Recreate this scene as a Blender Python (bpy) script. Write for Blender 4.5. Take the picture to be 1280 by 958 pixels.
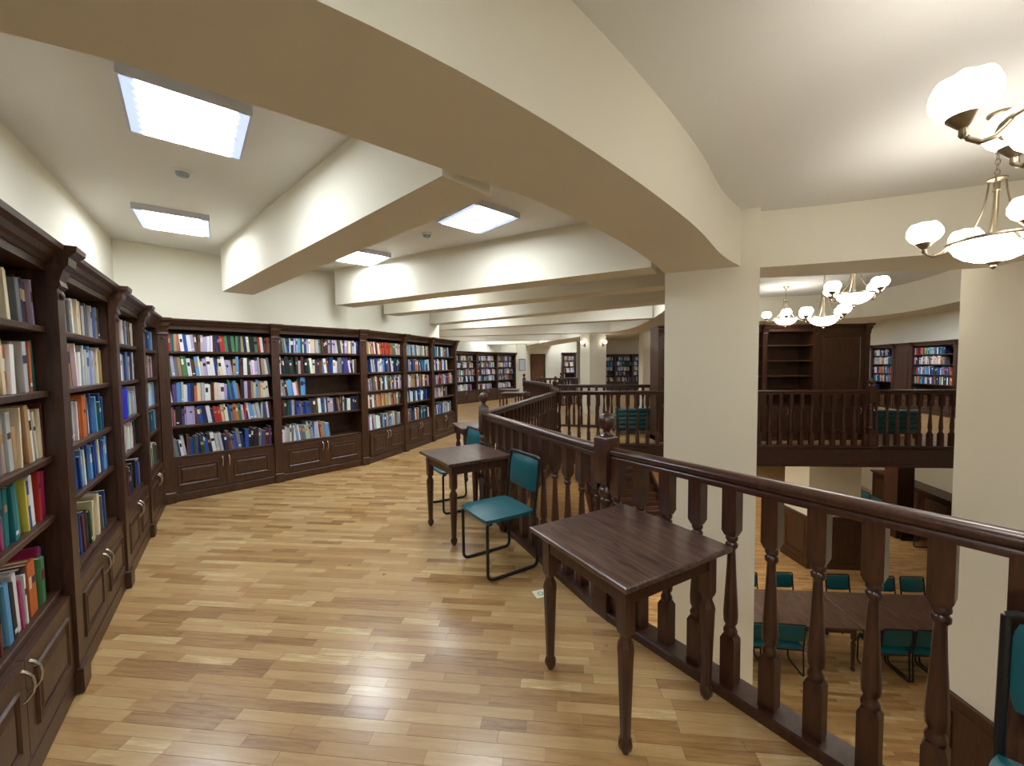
import bpy, math, random
from mathutils import Vector, Matrix
random.seed(7)
for o in list(bpy.data.objects): bpy.data.objects.remove(o, do_unlink=True)
SC = bpy.context.scene
COL = SC.collection

# ------------------------------------------------------------------ camera, world, exposure
PITCH, ROLL, EYE, FPX = math.radians(2.6), math.radians(0.55), 1.6, 500.0
_f = Vector((0, math.cos(PITCH), -math.sin(PITCH))); _u = Vector((0, math.sin(PITCH), math.cos(PITCH))); _r = Vector((1, 0, 0))
CR = _r*math.cos(ROLL) - _u*math.sin(ROLL); CU = _u*math.cos(ROLL) + _r*math.sin(ROLL); CF = _f
cam_data = bpy.data.cameras.new('camera'); cam = bpy.data.objects.new('camera', cam_data); COL.objects.link(cam)
cam_data.sensor_width = 36; cam_data.lens = 36*FPX/1280; cam_data.clip_start = 0.02; cam_data.clip_end = 200
M3 = Matrix((CR, CU, -CF)).transposed()
cam.matrix_world = Matrix.Translation((0, 0, EYE)) @ M3.to_4x4()
SC.camera = cam
def project(p):
    d = Vector(p) - Vector((0, 0, EYE)); z = d.dot(CF)
    if z < 0.05: return None
    return (640 + FPX*d.dot(CR)/z, 479 - FPX*d.dot(CU)/z)
world = bpy.data.worlds.new('world'); SC.world = world; world.use_nodes = True
world.node_tree.nodes['Background'].inputs[0].default_value = (0.9, 0.95, 1, 1)
world.node_tree.nodes['Background'].inputs[1].default_value = 0.1
SC.view_settings.view_transform = 'Standard'; SC.view_settings.look = 'None'
SC.view_settings.gamma = 1; SC.view_settings.use_curve_mapping = False
SC.view_settings.exposure = 0.85
PANEL_STRENGTH, LOWER_STRENGTH, SHADE_STRENGTH, BOWL_STRENGTH = 18.0, 26.0, 6.0, 10.0

# ------------------------------------------------------------------ heights
CEIL, SOF, LOW, SLAB = 3.1, 2.55, -3.3, 0.31
RAILH = 1.08

# ------------------------------------------------------------------ materials
def srgb(r, g, b):
    def c(v):
        v /= 255.0
        return v/12.92 if v <= 0.04045 else ((v+0.055)/1.055)**2.4
    return (c(r), c(g), c(b), 1)
MATS = {}
def newmat(name):
    m = bpy.data.materials.new(name); m.use_nodes = True
    nt = m.node_tree; b = nt.nodes['Principled BSDF']; MATS[name] = m
    return m, nt, b
def plain(name, col, rough=0.5, metal=0.0, bump=0.0, scale=60, var=0.0):
    m, nt, b = newmat(name)
    b.inputs['Base Color'].default_value = col; b.inputs['Roughness'].default_value = rough; b.inputs['Metallic'].default_value = metal
    if bump or var:
        tc = nt.nodes.new('ShaderNodeTexCoord')
        n = nt.nodes.new('ShaderNodeTexNoise'); n.inputs['Scale'].default_value = scale; n.inputs['Detail'].default_value = 4
        nt.links.new(tc.outputs['Object'], n.inputs['Vector'])
        if bump:
            bp = nt.nodes.new('ShaderNodeBump'); bp.inputs['Strength'].default_value = bump; bp.inputs['Distance'].default_value = 0.004
            nt.links.new(n.outputs['Fac'], bp.inputs['Height']); nt.links.new(bp.outputs['Normal'], b.inputs['Normal'])
        if var:
            mx = nt.nodes.new('ShaderNodeMix'); mx.data_type = 'RGBA'
            mx.inputs[6].default_value = [c*(1-var) for c in col[:3]]+[1]; mx.inputs[7].default_value = [min(1, c*(1+var)) for c in col[:3]]+[1]
            nt.links.new(n.outputs['Fac'], mx.inputs[0]); nt.links.new(mx.outputs[2], b.inputs['Base Color'])
    return m
def wood(name, dark, light, rough=0.35, stretch=(14, 14, 1.2), coat=0.0):
    m, nt, b = newmat(name)
    tc = nt.nodes.new('ShaderNodeTexCoord'); mp = nt.nodes.new('ShaderNodeMapping'); mp.inputs['Scale'].default_value = stretch
    n = nt.nodes.new('ShaderNodeTexNoise'); n.inputs['Scale'].default_value = 3; n.inputs['Detail'].default_value = 6; n.inputs['Distortion'].default_value = 1.2
    cr = nt.nodes.new('ShaderNodeValToRGB'); cr.color_ramp.elements[0].color = dark; cr.color_ramp.elements[1].color = light
    cr.color_ramp.elements[0].position = 0.3; cr.color_ramp.elements[1].position = 0.72
    nt.links.new(tc.outputs['Object'], mp.inputs[0]); nt.links.new(mp.outputs[0], n.inputs['Vector'])
    nt.links.new(n.outputs['Fac'], cr.inputs[0]); nt.links.new(cr.outputs[0], b.inputs['Base Color'])
    b.inputs['Roughness'].default_value = rough
    b.inputs['Coat Weight'].default_value = coat; b.inputs['Coat Roughness'].default_value = 0.2
    return m
plain('wall_paint', srgb(229, 223, 203), 0.85, bump=0.12, scale=180)
plain('ceiling_paint', srgb(222, 220, 212), 0.9, bump=0.08, scale=180)
wood('bookcase_wood', srgb(52, 31, 19), srgb(82, 52, 33), 0.38)
wood('rail_wood', srgb(46, 25, 17), srgb(76, 43, 29), 0.28, coat=0.3)
wood('rail_wood_dark', srgb(48, 26, 17), srgb(74, 42, 28), 0.35)
wood('table_wood', srgb(42, 27, 22), srgb(108, 82, 70), 0.33, stretch=(16, 1.3, 16), coat=0.4)
wood('table_leg_wood', srgb(52, 30, 20), srgb(82, 52, 36), 0.35)
wood('door_wood', srgb(84, 50, 30), srgb(122, 78, 48), 0.4)
plain('black_tube', srgb(18, 18, 20), 0.35)
plain('teal_vinyl', srgb(8, 84, 92), 0.42, bump=0.15, scale=250, var=0.12)
plain('teal_sofa', srgb(6, 74, 76), 0.45, bump=0.1, scale=90)
plain('pewter', srgb(190, 182, 168), 0.3, 0.9)
plain('antique_brass', srgb(146, 133, 108), 0.35, 0.9, var=0.25, scale=30)
plain('lamp_housing', srgb(205, 206, 215), 0.5)
plain('white_plastic', srgb(226, 226, 222), 0.45)
plain('grey_plastic', srgb(150, 165, 165), 0.45)
plain('page_paper', srgb(226, 216, 190), 0.85, bump=0.3, scale=300)
plain('note_paper', srgb(232, 232, 205), 0.8)
plain('note_print', srgb(120, 150, 110), 0.8)
plain('picture_glass', srgb(196, 206, 210), 0.2)
plain('picture_frame_grey', srgb(95, 100, 105), 0.4)
def emit(name, col, strength, edge=None):
    m, nt, b = newmat(name)
    b.inputs['Base Color'].default_value = (0.8, 0.8, 0.8, 1)
    b.inputs['Emission Color'].default_value = col; b.inputs['Emission Strength'].default_value = strength
    return m
# the diffuser of a ceiling panel: LED rows lie under the middle, the two short edges are dimmer and bluish
m = emit('panel_glow', srgb(240, 244, 255), PANEL_STRENGTH); nt = m.node_tree; b = nt.nodes['Principled BSDF']
tc = nt.nodes.new('ShaderNodeTexCoord'); sp = nt.nodes.new('ShaderNodeSeparateXYZ'); nt.links.new(tc.outputs['Generated'], sp.inputs[0])
a1 = nt.nodes.new('ShaderNodeMath'); a1.operation = 'SUBTRACT'; a1.inputs[1].default_value = 0.5; nt.links.new(sp.outputs[0], a1.inputs[0])
a2 = nt.nodes.new('ShaderNodeMath'); a2.operation = 'ABSOLUTE'; nt.links.new(a1.outputs[0], a2.inputs[0])
wv = nt.nodes.new('ShaderNodeMath'); wv.operation = 'MULTIPLY'; wv.inputs[1].default_value = 50; nt.links.new(sp.outputs[1], wv.inputs[0])
sn = nt.nodes.new('ShaderNodeMath'); sn.operation = 'SINE'; nt.links.new(wv.outputs[0], sn.inputs[0])
sm = nt.nodes.new('ShaderNodeMath'); sm.operation = 'MULTIPLY_ADD'; sm.inputs[1].default_value = 0.012; nt.links.new(sn.outputs[0], sm.inputs[0]); nt.links.new(a2.outputs[0], sm.inputs[2])
cr = nt.nodes.new('ShaderNodeValToRGB'); e = cr.color_ramp.elements
e[0].position = 0.36; e[0].color = (0.98, 1.07, 1.18, 1); e[1].position = 0.41; e[1].color = (0.013, 0.018, 0.03, 1)
nt.links.new(sm.outputs[0], cr.inputs[0]); nt.links.new(cr.outputs[0], b.inputs['Emission Color'])
emit('lower_glow', srgb(255, 245, 225), LOWER_STRENGTH)
emit('shade_glow', srgb(255, 251, 245), SHADE_STRENGTH)
emit('bowl_glow', srgb(255, 250, 243), BOWL_STRENGTH)

STRIP_ANG = math.radians(-6)
def parquet(name, brick=False):
    m, nt, b = newmat(name)
    N = nt.nodes.new; L = nt.links.new
    g = N('ShaderNodeNewGeometry'); oi = N('ShaderNodeObjectInfo')
    mp = N('ShaderNodeMapping'); mp.vector_type = 'POINT'; mp.inputs['Rotation'].default_value = (0, 0, -STRIP_ANG)
    L(g.outputs['Position'], mp.inputs[0])
    ramp = N('ShaderNodeValToRGB'); ramp.color_ramp.interpolation = 'LINEAR'
    els = ramp.color_ramp.elements
    stops = [(0.0, (118, 82, 46)), (0.14, (146, 108, 64)), (0.35, (169, 131, 82)), (0.6, (180, 145, 95)), (0.85, (190, 158, 108)), (1.0, (214, 190, 142))]
    els[0].position = 0; els[0].color = srgb(*stops[0][1]); els[1].position = 1; els[1].color = srgb(*stops[-1][1])
    for p, c in stops[1:-1]:
        e = els.new(p); e.color = srgb(*c)
    if brick:
        bt = N('ShaderNodeTexBrick'); bt.inputs['Scale'].default_value = 1; bt.inputs['Brick Width'].default_value = 0.42; bt.inputs['Row Height'].default_value = 0.06
        bt.inputs['Mortar Size'].default_value = 0.0012; bt.inputs['Color1'].default_value = (0, 0, 0, 1); bt.inputs['Color2'].default_value = (1, 1, 1, 1); bt.offset = 0.37
        bt.inputs['Mortar'].default_value = (0.1, 0.1, 0.1, 1)
        L(mp.outputs[0], bt.inputs['Vector']); rnd = bt.outputs['Color']
    else:
        ad = N('ShaderNodeMath'); ad.operation = 'ADD'; L(oi.outputs['Random'], ad.inputs[0]); L(g.outputs['Random Per Island'], ad.inputs[1])
        fr = N('ShaderNodeMath'); fr.operation = 'FRACT'; L(ad.outputs[0], fr.inputs[0]); rnd = fr.outputs[0]
    mp2 = N('ShaderNodeMapping'); mp2.inputs['Scale'].default_value = (3.0, 34, 1); L(mp.outputs[0], mp2.inputs[0])
    if not brick:
        vm = N('ShaderNodeVectorMath'); vm.operation = 'MULTIPLY_ADD'; vm.inputs[1].default_value = (1, 1, 1)
        cx = N('ShaderNodeCombineXYZ'); sc = N('ShaderNodeMath'); sc.operation = 'MULTIPLY'; sc.inputs[1].default_value = 40; L(rnd, sc.inputs[0]); L(sc.outputs[0], cx.inputs[0]); L(sc.outputs[0], cx.inputs[2])
        L(mp2.outputs[0], vm.inputs[0]); L(cx.outputs[0], vm.inputs[2]); vsrc = vm.outputs[0]
    else: vsrc = mp2.outputs[0]
    n = N('ShaderNodeTexNoise'); n.inputs['Scale'].default_value = 1.6; n.inputs['Detail'].default_value = 5; n.inputs['Distortion'].default_value = 0.8; L(vsrc, n.inputs['Vector'])
    ma = N('ShaderNodeMath'); ma.operation = 'MULTIPLY_ADD'; ma.inputs[1].default_value = 0.7; L(n.outputs['Fac'], ma.inputs[0])
    mb = N('ShaderNodeMath'); mb.operation = 'MULTIPLY_ADD'; mb.inputs[1].default_value = 0.8; mb.inputs[1].default_value = 0.72; mb.inputs[2].default_value = -0.2; L(rnd, mb.inputs[0]); L(mb.outputs[0], ma.inputs[2])
    n2 = N('ShaderNodeTexNoise'); n2.inputs['Scale'].default_value = 5.5; n2.inputs['Detail'].default_value = 3; n2.inputs['Distortion'].default_value = 2.5; L(vsrc, n2.inputs['Vector'])
    mc = N('ShaderNodeMath'); mc.operation = 'MULTIPLY_ADD'; mc.inputs[1].default_value = 0.34; L(n2.outputs['Fac'], mc.inputs[0]); L(ma.outputs[0], mc.inputs[2])
    md = N('ShaderNodeMath'); md.operation = 'SUBTRACT'; md.inputs[1].default_value = 0.17; L(mc.outputs[0], md.inputs[0])
    L(md.outputs[0], ramp.inputs[0])
    vo = N('ShaderNodeTexVoronoi'); vo.inputs['Scale'].default_value = 2.6; L(mp.outputs[0], vo.inputs['Vector'])      # knots
    kr = N('ShaderNodeValToRGB'); kr.color_ramp.elements[0].position = 0.018; kr.color_ramp.elements[0].color = (0.32, 0.24, 0.18, 1); kr.color_ramp.elements[1].position = 0.05; kr.color_ramp.elements[1].color = (1, 1, 1, 1)
    L(vo.outputs['Distance'], kr.inputs[0])
    mk = N('ShaderNodeMix'); mk.data_type = 'RGBA'; mk.blend_type = 'MULTIPLY'; mk.inputs[0].default_value = 1; L(ramp.outputs[0], mk.inputs[6]); L(kr.outputs[0], mk.inputs[7])
    L(mk.outputs[2], b.inputs['Base Color'])
    b.inputs['Roughness'].default_value = 0.3
    b.inputs['Coat Weight'].default_value = 0.25; b.inputs['Coat Roughness'].default_value = 0.16
    return m
parquet('parquet'); parquet('parquet_lower', True)

PALETTE = {
 'white': (232, 232, 230), 'cream': (226, 212, 178), 'pale grey': (178, 182, 182), 'grey': (112, 116, 120), 'black': (24, 24, 28),
 'navy': (26, 36, 78), 'royal blue': (30, 72, 150), 'sky blue': (92, 160, 210), 'bright blue': (10, 10, 190), 'teal': (10, 112, 118),
 'dark green': (28, 66, 48), 'green': (72, 130, 84), 'olive': (120, 118, 62), 'maroon': (92, 26, 34), 'red': (178, 40, 38), 'orange': (204, 106, 48),
 'brown': (98, 60, 38), 'tan': (178, 142, 98), 'yellow': (220, 200, 80), 'magenta': (172, 40, 108), 'purple': (92, 70, 128), 'lilac': (180, 168, 206)}
for k, c in PALETTE.items(): plain('book '+k, srgb(*c), 0.55, bump=0.2, scale=200)
m, nt, b = newmat('book_spines'); at_ = nt.nodes.new('ShaderNodeAttribute'); at_.attribute_name = 'spine'
nt.links.new(at_.outputs['Color'], b.inputs['Base Color']); b.inputs['Roughness'].default_value = 0.55

# ------------------------------------------------------------------ mesh helpers
class MB:
    def __init__(s): s.v = []; s.f = []
    def add(s, vs, fs):
        n = len(s.v); s.v += [tuple(p) for p in vs]; s.f += [tuple(i+n for i in f) for f in fs]; return s
    def box(s, x0, x1, y0, y1, z0, z1, c=0.0):
        if c <= 0:
            return s.add([(x, y, z) for z in (z0, z1) for y in (y0, y1) for x in (x0, x1)],
                         [(0, 2, 3, 1), (4, 5, 7, 6), (0, 1, 5, 4), (2, 6, 7, 3), (0, 4, 6, 2), (1, 3, 7, 5)])
        rect = lambda d, z: [(x0+d, y0+d, z), (x1-d, y0+d, z), (x1-d, y1-d, z), (x0+d, y1-d, z)]   # chamfered top and bottom
        return s.loft([rect(c, z0), rect(0, z0+c), rect(0, z1-c), rect(c, z1)])
    def loft(s, rings, cap=True, close=False):
        n = len(rings[0]); vs = [p for r in rings for p in r]; fs = []
        m_ = len(rings)
        for i in range(m_ if close else m_-1):
            j = (i+1) % m_
            for k in range(n):
                fs.append((i*n+k, i*n+(k+1) % n, j*n+(k+1) % n, j*n+k))
        if cap and not close: fs += [tuple(range(n-1, -1, -1)), tuple((m_-1)*n+k for k in range(n))]
        return s.add(vs, fs)
    def lathe(s, prof, seg=16, c=(0, 0), ph=0.0):
        return s.loft([[(c[0]+r*math.cos(ph+2*math.pi*k/seg), c[1]+r*math.sin(ph+2*math.pi*k/seg), z) for k in range(seg)] for r, z in prof])
    def prism(s, poly, z0, z1):
        n = len(poly); a = sum(poly[i][0]*poly[(i+1) % n][1]-poly[(i+1) % n][0]*poly[i][1] for i in range(n))
        if a < 0: poly = poly[::-1]
        return s.add([(x, y, z0) for x, y in poly]+[(x, y, z1) for x, y in poly],
                     [tuple(range(n-1, -1, -1)), tuple(range(n, 2*n))]+[(i, (i+1) % n, n+(i+1) % n, n+i) for i in range(n)])
    def band(s, inner, outer, z0, z1):       # closed beam between two polylines of equal length
        for i in range(len(inner)-1):
            pass
        rings = [[(a[0], a[1], z0), (b_[0], b_[1], z0), (b_[0], b_[1], z1), (a[0], a[1], z1)] for a, b_ in zip(inner, outer)]
        return s.loft(rings)
    def tube(s, path, r, seg=8, closed=False):
        P = [Vector(p) for p in path]; n = len(P); rings = []; up = None
        for i, p in enumerate(P):
            t = ((P[(i+1) % n]-P[i-1]) if closed or 0 < i < n-1 else (P[1]-P[0] if i == 0 else P[-1]-P[-2])).normalized()
            if up is None:
                up = Vector((0, 0, 1)) if abs(t.z) < 0.9 else Vector((0, 1, 0))
            a = t.cross(up).normalized(); up = a.cross(t).normalized()
            rr = r[i] if isinstance(r, (list, tuple)) else r
            rings.append([tuple(p+(a*math.cos(2*math.pi*k/seg)+up*math.sin(2*math.pi*k/seg))*rr) for k in range(seg)])
        return s.loft(rings, cap=not closed, close=closed)
    def mesh(s, name, smooth=None):
        me = bpy.data.meshes.new(name); me.from_pydata(s.v, [], s.f); me.update()
        import bmesh
        bm = bmesh.new(); bm.from_mesh(me); bmesh.ops.recalc_face_normals(bm, faces=bm.faces); bm.to_mesh(me); bm.free()
        if smooth is not None:
            me.polygons.foreach_set('use_smooth', [True]*len(me.polygons)); me.set_sharp_from_angle(angle=math.radians(smooth))
        return me
    def build(s, name, mat, parent=None, smooth=None): return link(s.mesh(name, smooth), name, mat, parent)
def link(me, name, mat, parent=None, loc=None, rot=None, own=False):
    o = bpy.data.objects.new(name, me); COL.objects.link(o)
    if mat:
        if own:
            if not me.materials: me.materials.append(None)
            o.material_slots[0].link = 'OBJECT'; o.material_slots[0].material = MATS[mat]
        elif not me.materials: me.materials.append(MATS[mat])
    if parent: o.parent = parent
    if loc is not None: o.location = loc
    if rot is not None: o.rotation_euler = rot
    return o
def tag(o, label=None, cat=None, group=None, kind=None):
    if label: o['label'] = label
    if cat: o['category'] = cat
    if group: o['group'] = group
    if kind: o['kind'] = kind
    return o
def thing(name, label, cat, loc=(0, 0, 0), rz=0.0, group=None, kind=None):
    o = bpy.data.objects.new(name, None); COL.objects.link(o); o.empty_display_size = 0.1
    o.location = loc; o.rotation_euler = (0, 0, rz)
    return tag(o, label, cat, group, kind)
def copy_tree(o, parent=None):
    c = o.copy(); COL.objects.link(c); c.parent = parent
    for ch in list(o.children): copy_tree(ch, c)
    return c
def struct(mb, name, mat, label, cat, smooth=None):
    return tag(mb.build(name, mat, None, smooth), label, cat, None, 'structure')
def arc(cx, cz, r, a0, a1, n): return [(cx+r*math.cos(math.radians(a0+(a1-a0)*i/n)), cz+r*math.sin(math.radians(a0+(a1-a0)*i/n))) for i in range(n+1)]

# ------------------------------------------------------------------ plan of the place
S = [(1.47, -4.03), (-4.6, 4.68), (-2.72, 6.66), (-1.73, 9.6), (-3.2, 10.1), (-3.2, 15.6), (0.25, 20.35), (3.3, 20.35), (3.3, 24.6), (15.85, 24.6), (10.7, 2.45)]
N1, N2, N3, E1, P0 = (0.66, 2.55), (-0.24, 4.45), (0.89, 7.75), (11.7, 6.8), (4.06, -2.22)
N4 = (6.62, 7.25)
WN = ['wall_left', 'wall_corner', 'wall_bend', 'wall_jog', 'wall_recess', 'wall_far', 'wall_door', 'wall_passage', 'wall_back', 'wall_right', 'wall_rear']
WL = ['cream wall above the bookcases opposite the near balustrade', 'cream wall above the two wide bookcases', 'cream wall above the bookcase with red books',
      'short cream return wall past the end bookcase', 'cream wall of the recess past the end bookcase', 'cream wall above the three far bookcases',
      'cream wall around the brown door', 'cream side wall of the far passage', 'cream back wall behind the farthest bookcases', 'pale wall above bookcases past the opposite gallery', 'cream wall closing the hall beside the near balustrade']
for i in range(len(S)):
    a, b_ = S[i], S[(i+1) % len(S)]
    if WN[i] == 'wall_passage': a = (a[0], a[1]+0.21)
    d = Vector((b_[0]-a[0], b_[1]-a[1])).normalized(); nrm = Vector((-d.y, d.x))*0.2
    poly = [a, b_, (b_[0]+nrm.x, b_[1]+nrm.y), (a[0]+nrm.x, a[1]+nrm.y)]
    struct(MB().prism(poly, LOW, CEIL), WN[i], 'wall_paint', WL[i], 'wall')
struct(MB().prism(S, CEIL, CEIL+0.15), 'ceiling', 'ceiling_paint', 'flat off-white ceiling over the gallery and hall', 'ceiling')
struct(MB().prism(S, LOW-0.15, LOW), 'floor_lower', 'parquet_lower', 'honey parquet floor of the lower reading hall', 'floor')
MEZZ = [S[0], S[1], S[2], S[3], S[4], S[5], S[6], S[7], S[8], S[9], E1, N3, N2, N1, P0]
floor = struct(MB().prism(MEZZ, -SLAB, -0.012), 'floor', 'parquet_lower', 'honey oak strip parquet floor of the upper gallery', 'floor')

# parquet strips laid on the gallery floor
ca, sa = math.cos(STRIP_ANG), math.sin(STRIP_ANG)
def to_uv(p): return (p[0]*ca+p[1]*sa, -p[0]*sa+p[1]*ca)
def to_xy(u, v): return (u*ca-v*sa, u*sa+v*ca)
UV = [to_uv(p) for p in MEZZ]
RW = 0.06
strips = []
v = min(p[1] for p in UV)
vmax = max(p[1] for p in UV)
rr = random.Random(11)
while v < vmax:
    vc = v+RW/2; xs = []
    for i in range(len(UV)):
        (u0, v0), (u1, v1) = UV[i], UV[(i+1) % len(UV)]
        if (v0 <= vc) != (v1 <= vc): xs.append(u0+(vc-v0)/(v1-v0)*(u1-u0))
    xs.sort()
    for k in range(0, len(xs)-1, 2):
        u, ue = xs[k]-0.004, xs[k+1]+0.004
        while u < ue-0.01:
            ln = rr.choice((0.22, 0.3, 0.36, 0.42, 0.48))+rr.uniform(-0.03, 0.03)
            if u+ln > ue-0.12: ln = ue-u
            if ln > 0.62: ln = 0.42
            strips.append((u, u+ln, v)); u += ln
    v += RW
def strip_px(s):
    x, y = to_xy((s[0]+s[1])/2, s[2]+RW/2)
    d = math.hypot(x, y)
    p = project((x, y, 0))
    if y < 0.3 or p is None or not (-30 < p[0] < 1310 and p[1] < 985): return 0
    # behind the bookcases
    w = (x+2.21)*-0.82+(y-1.94)*-0.573
    if w > 0: return 0
    return (s[1]-s[0])/(d*d*d+0.2)
order = sorted(range(len(strips)), key=lambda i: -strip_px(strips[i]))
top = set(order[:300])
unit = MB().box(-0.5, 0.5, -0.5, 0.5, -0.5, 0.5).mesh('floor_strip'); unit.materials.append(MATS['parquet'])
rest = MB(); G = 0.0006
for i, (u0, u1, vv) in enumerate(strips):
    dz = rr.uniform(-0.0006, 0.0)
    if i in top:
        o = bpy.data.objects.new('floor_strip', unit); COL.objects.link(o); o.parent = floor
        x, y = to_xy((u0+u1)/2, vv+RW/2); o.location = (x, y, -0.006+dz); o.rotation_euler = (0, 0, STRIP_ANG); o.scale = (u1-u0-2*G, RW-2*G, 0.012)
    else:
        q = [to_xy(a, b_) for a, b_ in ((u0+G, vv+G), (u1-G, vv+G), (u1-G, vv+RW-G), (u0+G, vv+RW-G))]
        rest.add([(x, y, -0.012) for x, y in q]+[(x, y, dz) for x, y in q], [(4, 5, 6, 7), (0, 1, 5, 4), (1, 2, 6, 5), (2, 3, 7, 6), (3, 0, 4, 7)])
me = bpy.data.meshes.new('parquet_strips'); me.from_pydata(rest.v, [], rest.f); me.update()
tag(link(me, 'parquet_strips', 'parquet', floor), kind='stuff')

# ceiling beams
def lerp_ext(p, q, t): return (p[0]+(q[0]-p[0])*t, p[1]+(q[1]-p[1])*t)
def smooth_line(pts, n=5):
    out = []
    for i in range(len(pts)-1):
        p0 = Vector(pts[max(i-1, 0)]); p1 = Vector(pts[i]); p2 = Vector(pts[i+1]); p3 = Vector(pts[min(i+2, len(pts)-1)])
        for k in range(n):
            t = k/n
            q = 0.5*((2*p1)+(p2-p0)*t+(2*p0-5*p1+4*p2-p3)*t*t+(3*p1-p0-3*p2+p3)*t*t*t)
            out.append((q.x, q.y))
    out.append(tuple(pts[-1])); return out
bi = [(-1.70, 0.50), (-1.05, 0.78), (-0.5, 1.08), (0.06, 1.53), (0.70, 2.17), (1.32, 2.87), (1.86, 3.57), (2.27, 4.0)]
bo = [(-2.05, 1.02), (-1.41, 1.18), (-0.85, 1.55), (-0.3, 2.0), (0.12, 2.34), (0.66, 2.92), (1.2, 3.62), (1.63, 4.28)]
struct(MB().band(smooth_line(bi), smooth_line(bo), SOF, CEIL), 'ceiling_beam', 'wall_paint', 'broad curved cream beam sweeping overhead to the square column', 'beam', 40)
a2o = [(1.63, 4.28), (2.35, 5.9), (2.9, 8.0), (3.2, 10.9), (2.6, 13.1), (1.7, 16.0), (0.7, 20.3)]
a2i = [(2.45, 4.65), (3.1, 5.9), (3.75, 8.0), (4.1, 11.0), (3.6, 13.5), (2.8, 16.4), (2.0, 20.3)]
struct(MB().band(smooth_line(a2o), smooth_line(a2i), SOF, CEIL), 'ceiling_beam', 'wall_paint', 'long curved cream beam running from the square column to the far door', 'beam', 40)
xf = [(2.29, 4.10), (3.0, 3.9), (3.7, 3.64), (4.75, 3.2), (6.4, 2.5), (8.6, 1.5)]
xb = [(2.6, 4.58), (3.4, 4.45), (4.34, 4.24), (4.9, 4.15), (6.9, 3.4), (9.0, 2.3)]
struct(MB().band(smooth_line(xf), smooth_line(xb), SOF, CEIL), 'ceiling_beam', 'wall_paint', 'cream beam between the two tall square columns', 'beam', 40)
fi = [(3.9, 9.45), (5.5, 9.3), (7.0, 9.0), (7.62, 8.5), (7.6, 7.6), (7.12, 6.3), (6.6, 5.2), (6.2, 3.7)]
fo = [(4.0, 10.1), (5.6, 9.95), (7.3, 9.65), (8.35, 8.9), (8.35, 7.4), (7.85, 6.0), (7.3, 4.9), (6.9, 3.4)]
struct(MB().band(smooth_line(fi), smooth_line(fo), SOF, CEIL), 'ceiling_beam', 'wall_paint', 'curved cream beam above the tall cabinet of the opposite gallery', 'beam', 40)
BEAMS = [((-3.62, 5.06), (-0.34, 2.05)), ((-2.72, 6.24), (1.38, 3.99)), ((-2.35, 7.42), (2.0, 4.85)), ((-1.95, 9.25), (2.45, 6.1)), ((-2.3, 10.85), (2.95, 8.4)), ((-3.2, 13.3), (3.05, 12.0)), ((-3.0, 16.0), (1.9, 15.3)), ((-1.2, 18.4), (1.3, 18.0))]
BL = ['first', 'second', 'third', 'fourth', 'fifth', 'sixth', 'seventh', 'eighth']
for i, (a, b_) in enumerate(BEAMS):
    d = Vector((b_[0]-a[0], b_[1]-a[1])).normalized(); n_ = Vector((-d.y, d.x))*0.34
    poly = [a, b_, (b_[0]+n_.x, b_[1]+n_.y), (a[0]+n_.x, a[1]+n_.y)]
    struct(MB().prism(poly, SOF+0.001, CEIL), 'ceiling_beam', 'wall_paint', 'cream cross beam over the gallery, %s past the wall corner' % BL[i], 'beam')

# columns
def column(poly, z0, z1, label, dado=None):
    o = struct(MB().prism(poly, z0, z1), 'column', 'wall_paint', label, 'column')
    if dado:
        cx = sum(p[0] for p in poly)/len(poly); cy = sum(p[1] for p in poly)/len(poly)
        grow = lambda k: [(cx+(p[0]-cx)+k*math.copysign(1, p[0]-cx), cy+(p[1]-cy)+k*math.copysign(1, p[1]-cy)) for p in poly]
        MB().prism(grow(0.03), LOW, dado-0.05).build('dado', 'bookcase_wood', o)
        MB().prism(grow(0.055), dado-0.05, dado).build('dado_cap', 'bookcase_wood', o)
        MB().prism(grow(0.05), LOW, LOW+0.14).build('dado_plinth', 'bookcase_wood', o)
        g = grow(0.03)
        for i in range(len(g)):
            p, q = Vector(g[i]), Vector(g[(i+1) % len(g)]); d = (q-p); L_ = d.length; d.normalize(); n_ = Vector((d.y, -d.x))
            if (Vector(((p.x+q.x)/2, (p.y+q.y)/2))-Vector((cx, cy))).dot(n_) < 0: n_ = -n_
            def slab(s0, s1, z0_, z1_, t, name):
                a = p+d*s0; e_ = p+d*s1
                return MB().prism([tuple(a), tuple(e_), tuple(e_+n_*t), tuple(a+n_*t)], z0_, z1_).build(name, 'bookcase_wood', o)
            h0, h1 = LOW+0.24, dado-0.14
            slab(0.1, L_-0.1, h1-0.05, h1, 0.014, 'dado_moulding'); slab(0.1, L_-0.1, h0, h0+0.05, 0.014, 'dado_moulding')
            slab(0.1, 0.15, h0+0.05, h1-0.05, 0.014, 'dado_moulding'); slab(L_-0.15, L_-0.1, h0+0.05, h1-0.05, 0.014, 'dado_moulding')
    return o
column([(1.63, 4.28), (2.42, 3.93), (2.75, 4.62), (1.96, 4.98)], LOW, CEIL, 'tall square cream column right behind the near balustrade', -2.1)
column([(4.90, 4.40), (4.88, 3.45), (5.7, 3.3), (5.7, 4.30)], LOW, CEIL-0.001, 'tall cream column with wood dado standing in the lower hall', -2.1)
column([(6.99, 9.32), (8.12, 9.21), (8.2, 10.0), (6.95, 10.1)], LOW, -SLAB, 'squat cream pier with panelled wood dado under the opposite gallery', -2.05)
column([(2.22, 13.0), (2.48, 12.75), (3.05, 12.95), (2.8, 13.4)], -0.012, SOF+0.001, 'slim pale column beyond the second balustrade')
column([(4.45, 13.6), (5.05, 13.5), (5.1, 14.1), (4.5, 14.2)], -0.012, CEIL, 'slim cream column left of the tall cabinet')
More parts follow.
